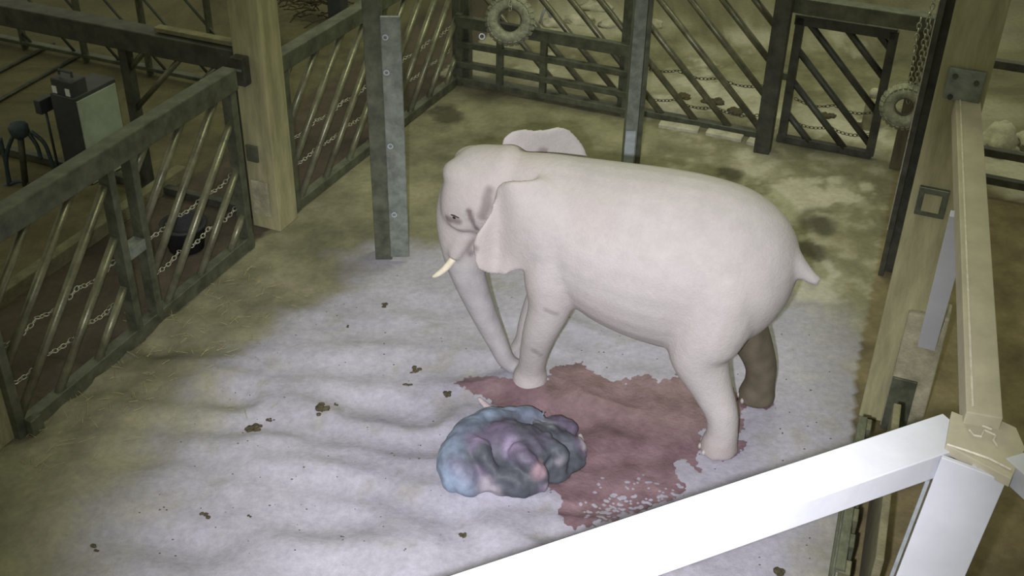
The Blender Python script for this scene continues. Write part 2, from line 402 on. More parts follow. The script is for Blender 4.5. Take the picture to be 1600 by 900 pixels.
# ------------------------------------------------------------------ fences
def line_pt(a, d, s, z=0.0): return a + d * s + Z * z
def fence(name, label, A, d, s0, s1, posts, ks, lean, top=(1.96, 2.2), bot=(0.02, .18), barr=.042, group='steel fences of the stall', panels=None, matb='pipe', zc=None):
    n = Vector((d.y, -d.x, 0))
    f = empty(name, line_pt(A, d, s0), label, 'fence', group)
    q = MB(); q.box(line_pt(A, d, (s0 + s1) / 2, (top[0] + top[1]) / 2), (d, n, Z), ((s1 - s0) / 2, .085, (top[1] - top[0]) / 2)); q.build('top_rail', M['steel'], f, bevel=.012)
    q = MB(); q.box(line_pt(A, d, (s0 + s1) / 2, (bot[0] + bot[1]) / 2), (d, n, Z), ((s1 - s0) / 2, .06, (bot[1] - bot[0]) / 2)); q.build('bottom_rail', M['steel'], f, bevel=.008)
    for ps, pw in posts:
        q = MB(); q.box(line_pt(A, d, ps, top[0] / 2 + .01), (d, n, Z), (pw / 2, .065, top[0] / 2)); q.build('upright', M['steel'], f, bevel=.008)
    zlo, zhi = bot[1] - .03, top[0] + .03
    for (k, pa, pb) in ks:
        # s = k + lean*z, clipped to the panel [pa, pb]
        za, zb_ = zlo, zhi
        for lim in (pa, pb):
            zi = (lim - k) / lean
            s_lo = k + lean * za; s_hi = k + lean * zb_
            if lim == pa:
                if lean > 0: za = max(za, zi)
                else: zb_ = min(zb_, zi)
            else:
                if lean > 0: zb_ = min(zb_, zi)
                else: za = max(za, zi)
        if zb_ - za < .12: continue
        q = MB(); q.tube([line_pt(A, d, k + lean * za, za), line_pt(A, d, k + lean * zb_, zb_)], barr, 10); q.build('bar', M[matb], f, smooth=True)
    return f
dA = (A1 - A0).normalized(); dB = (K - A1).normalized(); dG = (G - K).normalized()
ks1 = [(-2.4 + .56 * i, .02, 1.65) for i in range(9)]
ks2 = [(-.25 + .575 * i, 2.07, 3.72) for i in range(7)]
fA = fence('steel_fence', 'near left steel fence with slanting bars and thick top rail', A0, dA, .0, 3.75, [(.02, .1), (1.70, .09), (2.02, .09), (3.68, .1)], ks1 + ks2, 1.0)
q = MB(); q.box(line_pt(A0, dA, 1.86, 1.02), (dA, Vector((dA.y, -dA.x, 0)), Z), (.12, .07, .06)); q.build('latch', M['galv'], fA, bevel=.008)
q = MB(); q.box(line_pt(A0, dA, .12, .12) + E2 * .11, (dA, Vector((dA.y, -dA.x, 0)), Z), (.07, .04, .12)); q.build('foot_plate', M['steel'], fA, bevel=.01)
ks3 = [(-1.5 + .56 * i, .72, 2.7) for i in range(8)]
ks4 = [(1.25 + .56 * i, 2.95, 5.1) for i in range(7)]
fB = fence('steel_fence', 'far left steel fence with slanting bars running to the back corner', A1, dB, .55, 5.2, [(.72, .1), (2.75, .12), (2.95, .1), (5.1, .1)], ks3 + ks4, 1.0, top=(1.84, 2.04), bot=(.02, .14))
ks5 = [(1.75 + .49 * i, .1, 4.55) for i in range(10)]
fC = fence('steel_fence', 'back steel fence with bars slanting down to the right', K, dG, .1, 4.58, [(.12, .1), (2.55, .1)], ks5, -1.0, top=(2.02, 2.2), bot=(.0, .09), barr=.045)
# kerb stones under the back fence
for i, (a, b, cc, dd) in enumerate([(1030, 196, 1092, 206), (1104, 208, 1160, 219), (1168, 222, 1186, 226)]):
    p, r = floor_at(a, b), floor_at(cc, dd)
    q = MB(); q.bar(p + Z * .02, r + Z * .02, .16, .07); o = q.build('kerb_stone', M['rock'], bevel=.015)
    tag(o, ['long pale kerb stone under the back fence nearest the slim post', 'middle pale kerb stone under the back fence', 'short pale kerb stone beside the thick dark back post'][i], 'kerb stone', 'kerb stones under the back fence')
# thick post between back fence and gate
P12 = floor_at(1191, 236)
q = MB(); q.box(P12 + Z * 1.7, (E2, E1, Z), (.105, .09, 1.7)); o = q.build('gate_post', M['darksteel'], bevel=.01); tag(o, 'thick dark steel post between the back fence and the right gate', 'post')
# horizontal rail gate in front of the back fence
gt = empty('rail_gate', K + dG * .0 - E1 * .2, 'steel gate of horizontal rails in front of the back fence under the tyre', 'gate')
ga = K - E1 * .18 + dG * .1; ng = Vector((dG.y, -dG.x, 0))
for i, (z0, th) in enumerate(((1.0, .17), (.66, .09), (.35, .09), (.10, .09))):
    q = MB(); q.box(line_pt(ga, dG, 1.27, z0), (dG, ng, Z), (1.32, .05, th / 2)); q.build('rail', M['steel'], gt, bevel=.008)
for s_, z0, z1 in ((-.03, 0.02, 1.12), (.62, .06, 1.0), (1.3, .06, 1.0), (2.56, 0.0, 2.0)):
    q = MB(); q.box(line_pt(ga, dG, s_, (z0 + z1) / 2), (dG, ng, Z), (.045, .045, (z1 - z0) / 2)); q.build('stile', M['steel'], gt, bevel=.006)
# right gate
gg = empty('steel_gate', K + dG * 4.85, 'steel gate with slanting bars next to the hanging tyre on the right', 'gate')
ga2 = K - E1 * .02
q = MB(); q.box(line_pt(ga2, dG, 5.45, 1.75), (dG, ng, Z), (.64, .05, .07)); q.build('top_rail', M['darksteel'], gg, bevel=.008)
q = MB(); q.box(line_pt(ga2, dG, 5.3, 1.825), (dG, ng, Z), (.42, .02, .006)); q.build('highlight_edge', M['chain'], gg, label='bright strip as highlight on the upper edge of the gate')  # bright strip put in as the highlight along the top rail
q = MB(); q.box(line_pt(ga2, dG, 5.45, .06), (dG, ng, Z), (.64, .04, .05)); q.build('bottom_rail', M['darksteel'], gg, bevel=.006)
for s_ in (4.88, 6.06):
    q = MB(); q.box(line_pt(ga2, dG, s_, .92), (dG, ng, Z), (.055, .05, .87)); q.build('stile', M['darksteel'], gg, bevel=.006)
for k in (5.33, 5.80, 6.24, 6.71, 7.19, 7.59):
    za, zb_ = max(.08, k - 6.06), min(1.72, k - 4.88)
    q = MB(); q.tube([line_pt(ga2, dG, k - za, za), line_pt(ga2, dG, k - zb_, zb_)], .045, 10); q.build('bar', M['darksteel'], gg, smooth=True)
q = MB(); q.box(line_pt(ga2, dG, 4.76, .95), (dG, ng, Z), (.07, .03, .05)); q.build('hinge', M['steel'], gg, bevel=.005)
# header beam above the gate
q = MB(); q.box(line_pt(K - E1 * .22, dG, 5.68, 2.02), (dG, ng, Z), (1.05, .10, .1)); o = q.build('header_beam', M['steel'], bevel=.012); tag(o, 'steel beam running above the right gate to the timber post', 'beam')
# slam post and channel columns near the gate end
q = MB(); sb_ = floor_at(1400, 262); q.box(sb_ + Z * 1.0, (E2, E1, Z), (.085, .07, 1.0)); o = q.build('slam_post', M['wood'], bevel=.01); tag(o, 'brown post at the end of the right gate behind the hanging tyre', 'post')
cb1 = floor_at(1390, 428)
ch = empty('channel_column', cb1, 'dark steel channel column left of the right timber post', 'post')
for i, (o_, mt_) in enumerate(((-.09, 'darksteel'), (.09, 'steel'))):
    q = MB(); q.box(cb1 + Z * 1.7 + E2 * o_, (E2, E1, Z), (.03, .09, 1.7)); q.build('flange', M[mt_], ch, bevel=.004)
q = MB(); q.box(cb1 + Z * 1.7 + E1 * .05, (E2, E1, Z), (.08, .02, 1.7)); q.build('web', M['darksteel'], ch)
for o_ in (-.125, .125):
    q = MB(); q.box(cb1 + Z * 1.9 + E2 * o_ - E1 * .095, (E2, E1, Z), (.006, .006, 1.3)); q.build('highlight_edge', M['chain'], ch, label='thin bright strip as highlight on the edge')  # highlights on the column edges, built as bright strips
# low barrier on the right side, seen nearly edge on under the white beam
ba, bb = floor_at(1328, 765), floor_at(1290, 1010)
dR = (bb - ba).normalized(); nR = Vector((dR.y, -dR.x, 0)); LR = (bb - ba).length
br = empty('side_barrier', ba, 'low dark steel barrier standing on the floor under the white beam', 'fence')
for z_, h_ in ((.06, .06), (.4, .05), (.76, .06)):
    q = MB(); q.box(line_pt(ba, dR, LR / 2, z_) + nR * .03, (dR, nR, Z), (LR / 2, .035, h_)); q.build('rail', M['steel'], br, bevel=.006)
for k in range(7):
    s_ = .06 + k * (LR - .12) / 6
    q = MB(); q.box(line_pt(ba, dR, s_, .4), (dR, nR, Z), (.07, .045, .4)); u_ = q.build('upright', M['steel'] if k % 2 else M['pipe'], br, bevel=.008)
    q = MB(); q.box(line_pt(ba, dR, s_ + .07, .4) + nR * .047, (dR, nR, Z), (.007, .007, .38)); q.build('highlight_edge', M['chain'], u_, label='thin bright strip as highlight on the edge')  # pale highlight of each upright, added as a thin bright strip
q = MB(); q.box(line_pt(ba, dR, LR / 2 + .1, .55) - nR * .2, (dR, nR, Z), (LR / 2, .03, .55)); q.build('board', M['kerb'], br, bevel=.01)

# ------------------------------------------------------------------ chains
def link_mesh(q, c, t, nrm, a=.034, b=.020, r=.0062):
    t = t.normalized(); nrm = (nrm - t * nrm.dot(t)).normalized(); w_ = t.cross(nrm)
    pts = []
    for k in range(10):
        an = 2 * pi * k / 10; pts.append(c + t * (a * cos(an)) + nrm * (b * sin(an)))
    n0 = len(q.v)
    for k in range(10):
        p = pts[k]; tg = (pts[(k + 1) % 10] - pts[k - 1]).normalized(); o1 = tg.cross(w_)
        for j in range(4): q.v.append(p + (o1 * cos(pi / 2 * j) + w_ * sin(pi / 2 * j)) * r)
    for k in range(10):
        for j in range(4):
            a_ = n0 + k * 4 + j; b_ = n0 + k * 4 + (j + 1) % 4; c_ = n0 + ((k + 1) % 10) * 4 + (j + 1) % 4; d_ = n0 + ((k + 1) % 10) * 4 + j
            q.f.append((a_, b_, c_, d_))
def chain(pts, label, group=None, pitch=.052, sc=1.0):
    pts = [Vector(p) for p in pts]; q = MB(); acc = 0; i = 0
    L = sum((pts[k + 1] - pts[k]).length for k in range(len(pts) - 1)); n = int(L / (pitch * sc))
    for k in range(n):
        s = (k + .5) * L / n; j = 0
        while j < len(pts) - 2 and s > (pts[j + 1] - pts[j]).length: s -= (pts[j + 1] - pts[j]).length; j += 1
        t = (pts[j + 1] - pts[j]).normalized(); c = pts[j] + t * s
        ref = Z if abs(t.z) < .8 else Vector((1, 0, 0)); n1 = t.cross(ref).normalized(); n2 = t.cross(n1)
        an = (k % 2) * pi / 2 + .5 + random.uniform(-.3, .3)
        link_mesh(q, c, t, n1 * cos(an) + n2 * sin(an), .034 * sc, .020 * sc, .0062 * sc)
    return tag(q.build('chain', M['chain'], smooth=True), label, 'chain', group)
def festoon(A, d, sa, sb, z, n, sag, off):
    nn = Vector((d.y, -d.x, 0)); out = []
    for i in range(n):
        for k in range(8):
            u = k / 8; out.append(line_pt(A, d, sa + (sb - sa) * (i + u) / n, z - sag * 4 * u * (1 - u)) + nn * off)
    out.append(line_pt(A, d, sb, z) + nn * off); return out
gch = 'chains strung along the fences'
chain(festoon(A0, dA, .06, 1.66, .97, 3, .05, -.07), 'upper chain strung across the nearest left fence panel', gch)
chain(festoon(A0, dA, .06, 1.66, .56, 3, .05, -.07), 'lower chain strung across the nearest left fence panel', gch)
chain(festoon(A0, dA, 2.07, 3.65, .97, 3, .05, -.07), 'upper chain strung across the left panel beside the olive timber post', gch)
chain(festoon(A0, dA, 2.07, 3.65, .55, 3, .05, -.07), 'lower chain strung across the left panel beside the olive timber post', gch)
chain(festoon(A1, dB, .78, 2.68, .90, 3, .04, -.07), 'upper chain on the fence between timber post and steel post', gch)
chain(festoon(A1, dB, .78, 2.68, .55, 3, .04, -.07), 'lower chain on the fence between timber post and steel post', gch)
chain(festoon(A1, dB, 3.0, 5.0, .9, 3, .04, -.07), 'upper chain on the left fence right of the steel post', gch)
chain(festoon(A1, dB, 3.0, 5.0, .55, 3, .04, -.07), 'lower chain on the left fence right of the steel post', gch)
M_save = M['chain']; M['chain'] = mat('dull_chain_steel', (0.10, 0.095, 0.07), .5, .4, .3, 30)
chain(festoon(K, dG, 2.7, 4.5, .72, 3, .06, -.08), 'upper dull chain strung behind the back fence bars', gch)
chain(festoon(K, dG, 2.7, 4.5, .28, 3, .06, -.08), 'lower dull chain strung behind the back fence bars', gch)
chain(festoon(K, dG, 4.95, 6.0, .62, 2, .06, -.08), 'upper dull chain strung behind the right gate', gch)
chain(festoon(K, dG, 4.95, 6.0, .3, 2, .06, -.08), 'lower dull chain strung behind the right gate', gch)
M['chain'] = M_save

# ------------------------------------------------------------------ hanging tyres
def tyre(c, axis, R, r, label, lugs=26, squash=1.0):
    axis = Vector(axis).normalized(); t = empty('tyre', c, label, 'tyre', 'hanging tyres')
    prof = []
    for k in range(14):      # open C profile
        a = -2.5 + 5.0 * k / 13; prof.append((R - r + r * cos(a), r * 1.05 * sin(a)))
    for k in range(14):
        a = 2.5 - 5.0 * k / 13; prof.append((R - r + (r - .02) * cos(a), (r * 1.05 - .02) * sin(a)))
    q = MB(); q.lathe(prof, c, axis, 40, True); b = q.build('carcass', M['rubber'], t, smooth=True)
    ref = Z; x = axis.cross(ref).normalized(); y = axis.cross(x); q = MB()
    for k in range(lugs):
        a = 2 * pi * k / lugs; rd = x * cos(a) + y * sin(a); tg = axis.cross(rd)
        for sgn in (-1, 1):
            d2 = (rd * .8 + axis * sgn * .6).normalized()
            q.box(c + rd * (R - r) + d2 * (r + .002), (d2, tg, d2.cross(tg)), (.006, pi * R / lugs * .62, r * .42))
    q.build('tread', M['rubber'], t)['kind'] = 'stuff'
    return t
tc1 = at_depth(797, 32, (K + dG * .8).y - .38)
tyre(tc1, Vector((-.15, -1, .35)), .345, .105, 'pale dusty tyre hung on the back gate')
chain([tc1 + Z * .17 - Vector((0, .1, 0)), tc1 + Z * .45, tc1 + Z * 1.3], 'short chain holding the tyre on the back gate', sc=1.2)
q = MB(); rc = at_depth(753, 57, tc1.y); q.lathe([(.03, -.01), (.045, -.01), (.045, .01), (.03, .01)], rc, Vector((0, -1, .4)), 16, True)
o = q.build('shackle_ring', M['galvlight'], smooth=False); tag(o, 'small steel ring beside the tyre on the back gate', 'ring')
o.location = (0, 0, 0)
tc2 = at_depth(1413, 166, floor_at(1404, 300).y + .1)
tyre(tc2, Vector((-.35, -1, .15)), .285, .10, 'dull tyre hung on chains by the right timber post')
for i, (a, b) in enumerate(((1432, 60), (1446, 52), (1455, 20))):
    pt = at_depth(a, b, tc2.y + .05)
    chain([pt + Z * (.25 if i < 2 else .7), pt, tc2 + Vector((.03 + .05 * i, -.02, .05))], ['left chain holding the tyre by the right timber post', 'middle chain holding the tyre by the right timber post', 'right chain holding the tyre by the right timber post'][i], 'chains of the right tyre', sc=1.25)

# ------------------------------------------------------------------ elephant
EA = radians(20); EO = Vector((1.15, 8.72, 0))
EH = Vector((-cos(EA), sin(EA), 0)); EL = Vector((-sin(EA), -cos(EA), 0))
EMAT = Matrix(((EH.x, EL.x, 0, EO.x), (EH.y, EL.y, 0, EO.y), (0, 0, 1, 0), (0, 0, 0, 1)))
def oval_loft(mb, st, seg=28):
    """st: list of (center, half height vector, half width vector)"""
    n0 = len(mb.v); N = len(st)
    for c, hv, wv in st:
        c = Vector(c); hv = Vector(hv); wv = Vector(wv)
        for k in range(seg):
            a = 2 * pi * k / seg; mb.v.append(c + hv * cos(a) + wv * sin(a))
    for i in range(N - 1):
        for k in range(seg):
            a = n0 + i * seg + k; b = n0 + i * seg + (k + 1) % seg; mb.f.append((a, b, b + seg, a + seg))
    mb.f.append(tuple(n0 + k for k in range(seg))[::-1]); mb.f.append(tuple(n0 + (N - 1) * seg + k for k in range(seg)))
def spline(pts, n):
    """Catmull-Rom through tuples of any length"""
    out = []; P = [pts[0]] + list(pts) + [pts[-1]]
    for i in range(1, len(P) - 2):
        for j in range(n):
            t = j / n; o = []
            for a, b, c, d in zip(P[i - 1], P[i], P[i + 1], P[i + 2]):
                o.append(.5 * (2 * b + (c - a) * t + (2 * a - 5 * b + 4 * c - d) * t * t + (3 * b - a - 3 * c + d) * t ** 3))
            out.append(o)
    out.append(list(pts[-1])); return out
def limb(mb, pts, seg=18, n=5, squash=None):
    sp_ = spline(pts, n); mb.tube([p[:3] for p in sp_], [max(.01, p[3]) for p in sp_], seg, True)
def ear_sheet(mb, outline, root, yfun, th=.03, rings=7):
    cx, cz = root; n = len(outline); n0 = len(mb.v)
    for sgn in (1, -1):
        for r in range(1, rings + 1):
            u = r / rings
            for (x, z) in outline:
                px, pz = cx + (x - cx) * u, cz + (z - cz) * u
                y = yfun(px, pz); t_ = th * (1 - .2 * u ** 3)
                mb.v.append(Vector((px, y + sgn * t_, pz)))
        mb.v.append(Vector((cx, yfun(cx, cz) + sgn * th, cz)))
    blk = rings * n + 1
    for b in (0, 1):
        o_ = n0 + b * blk
        for k in range(n): mb.f.append((o_ + blk - 1, o_ + k, o_ + (k + 1) % n))
        for r in range(rings - 1):
            for k in range(n): mb.f.append((o_ + r * n + k, o_ + (r + 1) * n + k, o_ + (r + 1) * n + (k + 1) % n, o_ + r * n + (k + 1) % n))
    e0 = n0 + (rings - 1) * n; e1 = e0 + blk
    for k in range(n): mb.f.append((e0 + k, e1 + k, e1 + (k + 1) % n, e0 + (k + 1) % n))

eb = MB()
#        x      zc    hh    hw
torso = [(-1.34, 1.80, .10, .08), (-1.28, 1.76, .32, .25), (-1.12, 1.72, .56, .42), (-.85, 1.69, .74, .54), (-.5, 1.66, .82, .62), (-.1, 1.665, .81, .66), (.3, 1.70, .755, .62), (.65, 1.78, .66, .54), (.95, 1.87, .56, .45), (1.2, 1.93, .47, .36), (1.45, 1.95, .40, .30)]
TS = spline(torso, 5)
oval_loft(eb, [((x, 0, zc), (0, 0, hh), (0, hw, 0)) for x, zc, hh, hw in TS])
def torso_y(x, z):
    t = min(TS, key=lambda q_: abs(q_[0] - x)); return t[3] * sqrt(max(.05, 1 - ((z - t[1]) / t[2]) ** 2))
# head
head = [(1.10, 2.02, .30, .26), (1.25, 2.04, .41, .34), (1.42, 2.00, .425, .37), (1.58, 1.98, .42, .37), (1.71, 1.95, .40, .34), (1.81, 1.90, .34, .28), (1.87, 1.86, .20, .18)]
oval_loft(eb, [((x, 0, zc), (0, 0, hh), (0, hw, 0)) for x, zc, hh, hw in spline(head, 5)])
eb.blob((1.63, .13, 2.19), (.23, .18, .14), 16, 10); eb.blob((1.63, -.13, 2.19), (.23, .18, .14), 16, 10)      # forehead domes
eb.blob((1.62, .27, 1.80), (.15, .085, .12), 14, 8); eb.blob((1.62, -.27, 1.80), (.15, .085, .12), 14, 8)       # cheek / brow
# trunk
limb(eb, [(1.66, 0, 1.92, .27), (1.72, 0, 1.68, .255), (1.73, .01, 1.42, .215), (1.69, .02, 1.16, .18), (1.60, .02, .88, .15), (1.48, .02, .60, .125), (1.36, .02, .35, .105), (1.26, .02, .15, .09), (1.17, .0, .085, .08), (1.08, -.02, .09, .07)], 20)
# lower jaw
limb(eb, [(1.36, 0, 1.66, .21), (1.46, 0, 1.50, .17), (1.56, 0, 1.36, .11), (1.64, 0, 1.27, .05)], 16)
# tusk sheaths
for sg in (1, -1): limb(eb, [(1.60, .17 * sg, 1.64, .10), (1.68, .19 * sg, 1.46, .085), (1.73, .205 * sg, 1.33, .062)], 12)
# legs: x, y, z, r
limb(eb, [(.66, .10, 2.15, .20), (.68, .22, 1.85, .30), (.72, .29, 1.45, .28), (.74, .31, 1.12, .205), (.83, .28, .80, .168), (.90, .22, .52, .145), (.95, .15, .26, .135), (.97, .12, .12, .165), (.98, .115, .03, .175), (.98, .115, .0, .172)], 20)
limb(eb, [(.72, -.26, 1.85, .30), (.80, -.30, 1.42, .26), (.90, -.30, 1.08, .20), (1.02, -.28, .74, .16), (1.09, -.26, .48, .145), (1.13, -.26, .24, .14), (1.16, -.26, .10, .165), (1.16, -.26, .0, .17)], 20)
limb(eb, [(-.70, .08, 2.10, .28), (-.74, .16, 1.80, .40), (-.72, .26, 1.42, .385), (-.69, .31, 1.22, .34), (-.66, .34, .98, .27), (-.80, .36, .68, .19), (-.93, .38, .42, .15), (-.96, .39, .22, .145), (-.95, .39, .09, .17), (-.95, .39, .0, .175)], 20)
limb(eb, [(-.78, -.22, 1.70, .40), (-.82, -.30, 1.30, .33), (-.88, -.36, .98, .24), (-1.04, -.42, .66, .175), (-1.13, -.45, .42, .15), (-1.14, -.47, .22, .15), (-1.13, -.48, .09, .175), (-1.13, -.48, .0, .18)], 20)
# tail lifted clear of the rump
limb(eb, [(-1.10, .02, 1.98, .22), (-1.24, .03, 1.92, .14), (-1.35, .04, 1.86, .085), (-1.45, .05, 1.80, .062), (-1.53, .05, 1.765, .045)], 10)
# ears
ear_o = spline([(1.25, 2.25), (1.26, 2.12), (1.30, 1.98), (1.37, 1.86), (1.41, 1.72), (1.38, 1.58), (1.31, 1.45), (1.22, 1.41), (1.10, 1.46), (.96, 1.54), (.82, 1.64), (.68, 1.80), (.60, 1.98), (.60, 2.16), (.70, 2.30), (.86, 2.37), (1.05, 2.37), (1.18, 2.33), (1.25, 2.25)], 3)[:-1]
def near_ear(x, z):
    front = .37 + .15 * smooth(1.20, 1.38, x) * smooth(2.3, 2.1, z) + .10 * smooth(1.25, .95, x)
    k = smooth(1.15, .80, x)
    return (front * (1 - k) + (torso_y(x, z) + .03 - .05 * smooth(.85, .62, x)) * k) + .05 * smooth(1.65, 1.42, z) * (1 - k)
ear_sheet(eb, ear_o, (1.16, 1.98), near_ear, .042)
ear_f = [(x * .98 + .25, z + smooth(1.7, 2.2, z) * (.09 * smooth(.95, 1.15, x) - .13 * smooth(.85, .6, x))) for x, z in ear_o]
ear_sheet(eb, ear_f, (1.30, 1.98), lambda x, z: -(.33 + .62 * smooth(1.52, .82, x)), .042)
el = remeshed(eb, 'elephant', .02, 20)
for v in el.data.vertices:
    if v.co.z < .012: v.co.z = .012 if v.co.z > -.2 else v.co.z
# tint
SK = Vector((.43, .40, .395)); DARK_LEG = Vector((.115, .098, .068)); GLAND_SHADE = Vector((.12, .092, .09)); PINK = Vector((.47, .36, .35)); DUST = Vector((.34, .325, .335))
def seg_d(p, a, b):
    a = Vector(a); b = Vector(b); t = max(0, min(1, (p - a).dot(b - a) / (b - a).length_squared)); return (p - a - (b - a) * t).length
from mathutils.bvhtree import BVHTree
EINV = EMAT.inverted(); ebvh = BVHTree.FromPolygons([v.co for v in el.data.vertices], [tuple(p.vertices) for p in el.data.polygons])
def skin_at(x, y):
    d = FWD + RIGHT * ((x - 800) / F_PX) + UP * ((450 - y) / F_PX)
    h = ebvh.ray_cast(EINV @ CPOS, (EINV.to_3x3() @ d).normalized()); return h[0]
marks = []    # gland streak, eye rim, mouth corner; shade painted before the ear and behind the neck
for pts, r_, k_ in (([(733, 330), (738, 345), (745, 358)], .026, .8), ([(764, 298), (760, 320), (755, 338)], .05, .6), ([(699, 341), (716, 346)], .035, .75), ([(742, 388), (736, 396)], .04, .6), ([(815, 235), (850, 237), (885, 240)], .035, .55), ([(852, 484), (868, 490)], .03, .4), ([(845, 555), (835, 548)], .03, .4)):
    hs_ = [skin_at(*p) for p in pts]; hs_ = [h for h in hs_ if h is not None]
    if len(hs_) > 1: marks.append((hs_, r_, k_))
cols = []
for v in el.data.vertices:
    p = v.co; n1 = noise.noise(p * 2.3); n2 = noise.noise(p * 9)
    c = SK * (1 + .08 * n1 + .06 * n2)
    c = c.lerp(Vector((.43, .385, .37)), .5 * smooth(.0, .5, noise.noise(p * 1.3 + Vector((4, 1, 2)))))
    if p.y < -.12 and p.x < -.75: c = c.lerp(DARK_LEG * (1 + .3 * n2), smooth(1.25, 1.0, p.z + .1 * n2))  # far hind leg darker towards the foot
    if p.x < -.6 and p.y > 0 and p.z < .3: c = c.lerp(Vector((.36, .32, .31)), smooth(.3, .12, p.z + .06 * n2))
    if p.x > 1.0 and p.z < 1.6:
        c = c.lerp(DUST * (1 + .15 * n2), smooth(1.5, 1.0, p.z + .08 * n1) * (smooth(1.30, 1.36, p.x) if abs(p.y) > .13 else 1))
    if p.y > .1 and p.x > 1.3: c = c.lerp(PINK, .5 * smooth(.13, .05, (p - Vector((1.5, .22, 1.5))).length))
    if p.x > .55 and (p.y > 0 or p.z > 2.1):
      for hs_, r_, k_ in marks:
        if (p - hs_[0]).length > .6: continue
        d = min(seg_d(p, hs_[i], hs_[i + 1]) for i in range(len(hs_) - 1)); c = c.lerp(GLAND_SHADE, k_ * smooth(r_ * 1.5, r_ * .3, d + .012 * n2))  # gland colour, also used for the painted fold shade
    cols += [c.x, c.y, c.z, 1]
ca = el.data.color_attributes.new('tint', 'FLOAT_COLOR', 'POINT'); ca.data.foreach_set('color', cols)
mt = attr_mat('dusty_pale_elephant_skin', rough=.85, fine=22, finevar=.05, bump=.35, bdist=.015)
nt = mt.node_tree; b_ = nt.nodes['Principled BSDF']
vo = nt.nodes.new('ShaderNodeTexVoronoi'); vo.inputs['Scale'].default_value = 26; vo.feature = 'DISTANCE_TO_EDGE'
tc_ = nt.nodes.new('ShaderNodeTexCoord'); nt.links.new(tc_.outputs['Object'], vo.inputs['Vector'])
mr = nt.nodes.new('ShaderNodeMapRange'); mr.inputs[2].default_value = .12; nt.links.new(vo.outputs['Distance'], mr.inputs[0])
bp2 = nt.nodes.new('ShaderNodeBump'); bp2.inputs['Strength'].default_value = .18; bp2.inputs['Distance'].default_value = .006
nt.links.new(mr.outputs[0], bp2.inputs['Height'])
for l_ in list(nt.links):
    if l_.to_socket == b_.inputs['Normal']: nt.links.new(l_.from_socket, bp2.inputs['Normal'])
nt.links.new(bp2.outputs[0], b_.inputs['Normal'])
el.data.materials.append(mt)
tag(el, 'pale dusty elephant standing over the blood pool with head lowered', 'elephant')
def ebuild(q, name, m_, label=None, smooth_=True):
    o = q.build(name, m_, smooth=smooth_); o.parent = el
    if label: o['label'] = label
    return o
for sg in (1, -1):
    q = MB(); sp_ = spline([(1.71, .20 * sg, 1.36, .036), (1.80, .225 * sg, 1.22, .033), (1.885, .24 * sg, 1.13, .026), (1.93, .245 * sg, 1.10, .012)], 4)
    q.tube([p[:3] for p in sp_], [p[3] for p in sp_], 12); ebuild(q, 'tusk', M['ivory'], 'short ivory tusk')
    q = MB(); q.blob((1.655, .325 * sg, 1.845), (.034, .024, .022), 12, 8); e_ = ebuild(q, 'eye', M['eye'], 'dark eye')
    q = MB(); q.tube([(1.70, .325 * sg, 1.865), (1.66, .352 * sg, 1.872), (1.61, .345 * sg, 1.86)], .009, 6); lo = q.build('eyelid', M['hair'], smooth=True); lo.parent = e_
for (fx, fy) in ((.98, .115), (1.16, -.26), (-.95, .39), (-1.13, -.48)):
    for k in range(4):
        a = radians(-48 + 32 * k); q = MB(); q.blob((fx + .168 * cos(a), fy + .168 * sin(a), .045), (.022, .03, .03), 8, 6); ebuild(q, 'toenail', M['nail'])
el.matrix_world = EMAT

# ------------------------------------------------------------------ blood pool
pool_px = [(713, 607), (735, 592), (770, 590), (800, 598), (850, 600), (868, 574), (905, 566), (930, 585), (955, 596), (985, 597), (1010, 588), (1030, 602), (1060, 582), (1088, 586), (1130, 600), (1150, 612), (1165, 640), (1160, 670), (1140, 690), (1105, 680), (1095, 700), (1084, 714), (1092, 735), (1070, 722), (1052, 724), (1062, 745), (1064, 770), (1050, 792), (1010, 806), (960, 818), (920, 832), (890, 822), (868, 802), (872, 780), (850, 760), (770, 770), (750, 700), (790, 645), (765, 625)]
pool2 = [(1113, 718), (1128, 702), (1146, 690), (1168, 692), (1154, 708), (1130, 722)]
pool3 = [(1145, 622), (1160, 612), (1205, 622), (1208, 640), (1170, 634)]
def pool(polys, name, label, step=.015):
    q = MB(); idx = {}
    P = [[tuple(floor_at(*p))[:2] for p in po] for po in polys]
    x0 = min(p[0] for po in P for p in po) - .1; x1 = max(p[0] for po in P for p in po) + .1; y0 = min(p[1] for po in P for p in po) - .1; y1 = max(p[1] for po in P for p in po) + .1
    nx_, ny_ = int((x1 - x0) / step), int((y1 - y0) / step); h = {}
    for j in range(ny_ + 1):
        for i in range(nx_ + 1):
            x, y = x0 + i * step, y0 + j * step
            d = min(poly_sd(po, x, y) for po in P) + .16 * fbm(x, y, 4, 4, 2.2) + .05 * noise.noise(Vector((x * 24, y * 24, 0)))
            fleck = smooth(8.0, 7.1, y) * smooth(.4, .9, x) * (noise.noise(Vector((x * 17, y * 30, 5))) + .8 * noise.noise(Vector((x * 38, y * 60, 1))))
            if fleck > .26: d = max(d, .01)
            h[i, j] = d
    def vid(i, j):
        if (i, j) not in idx:
            x, y = x0 + i * step, y0 + j * step; idx[i, j] = len(q.v); q.v.append(Vector((x, y, fz(x, y) + .006 + .004 * noise.noise(Vector((x * 9, y * 9, 3))))))
        return idx[i, j]
    for j in range(ny_):
        for i in range(nx_):
            cs = [(i, j), (i + 1, j), (i + 1, j + 1), (i, j + 1)]; ins = [c for c in cs if h[c] < 0]
            if len(ins) == 4: q.f.append(tuple(vid(*c) for c in cs))
            elif len(ins) == 3: q.f.append(tuple(vid(*c) for c in ins))
    o = q.build(name, M['blood'], smooth=True); return tag(o, label, 'puddle')
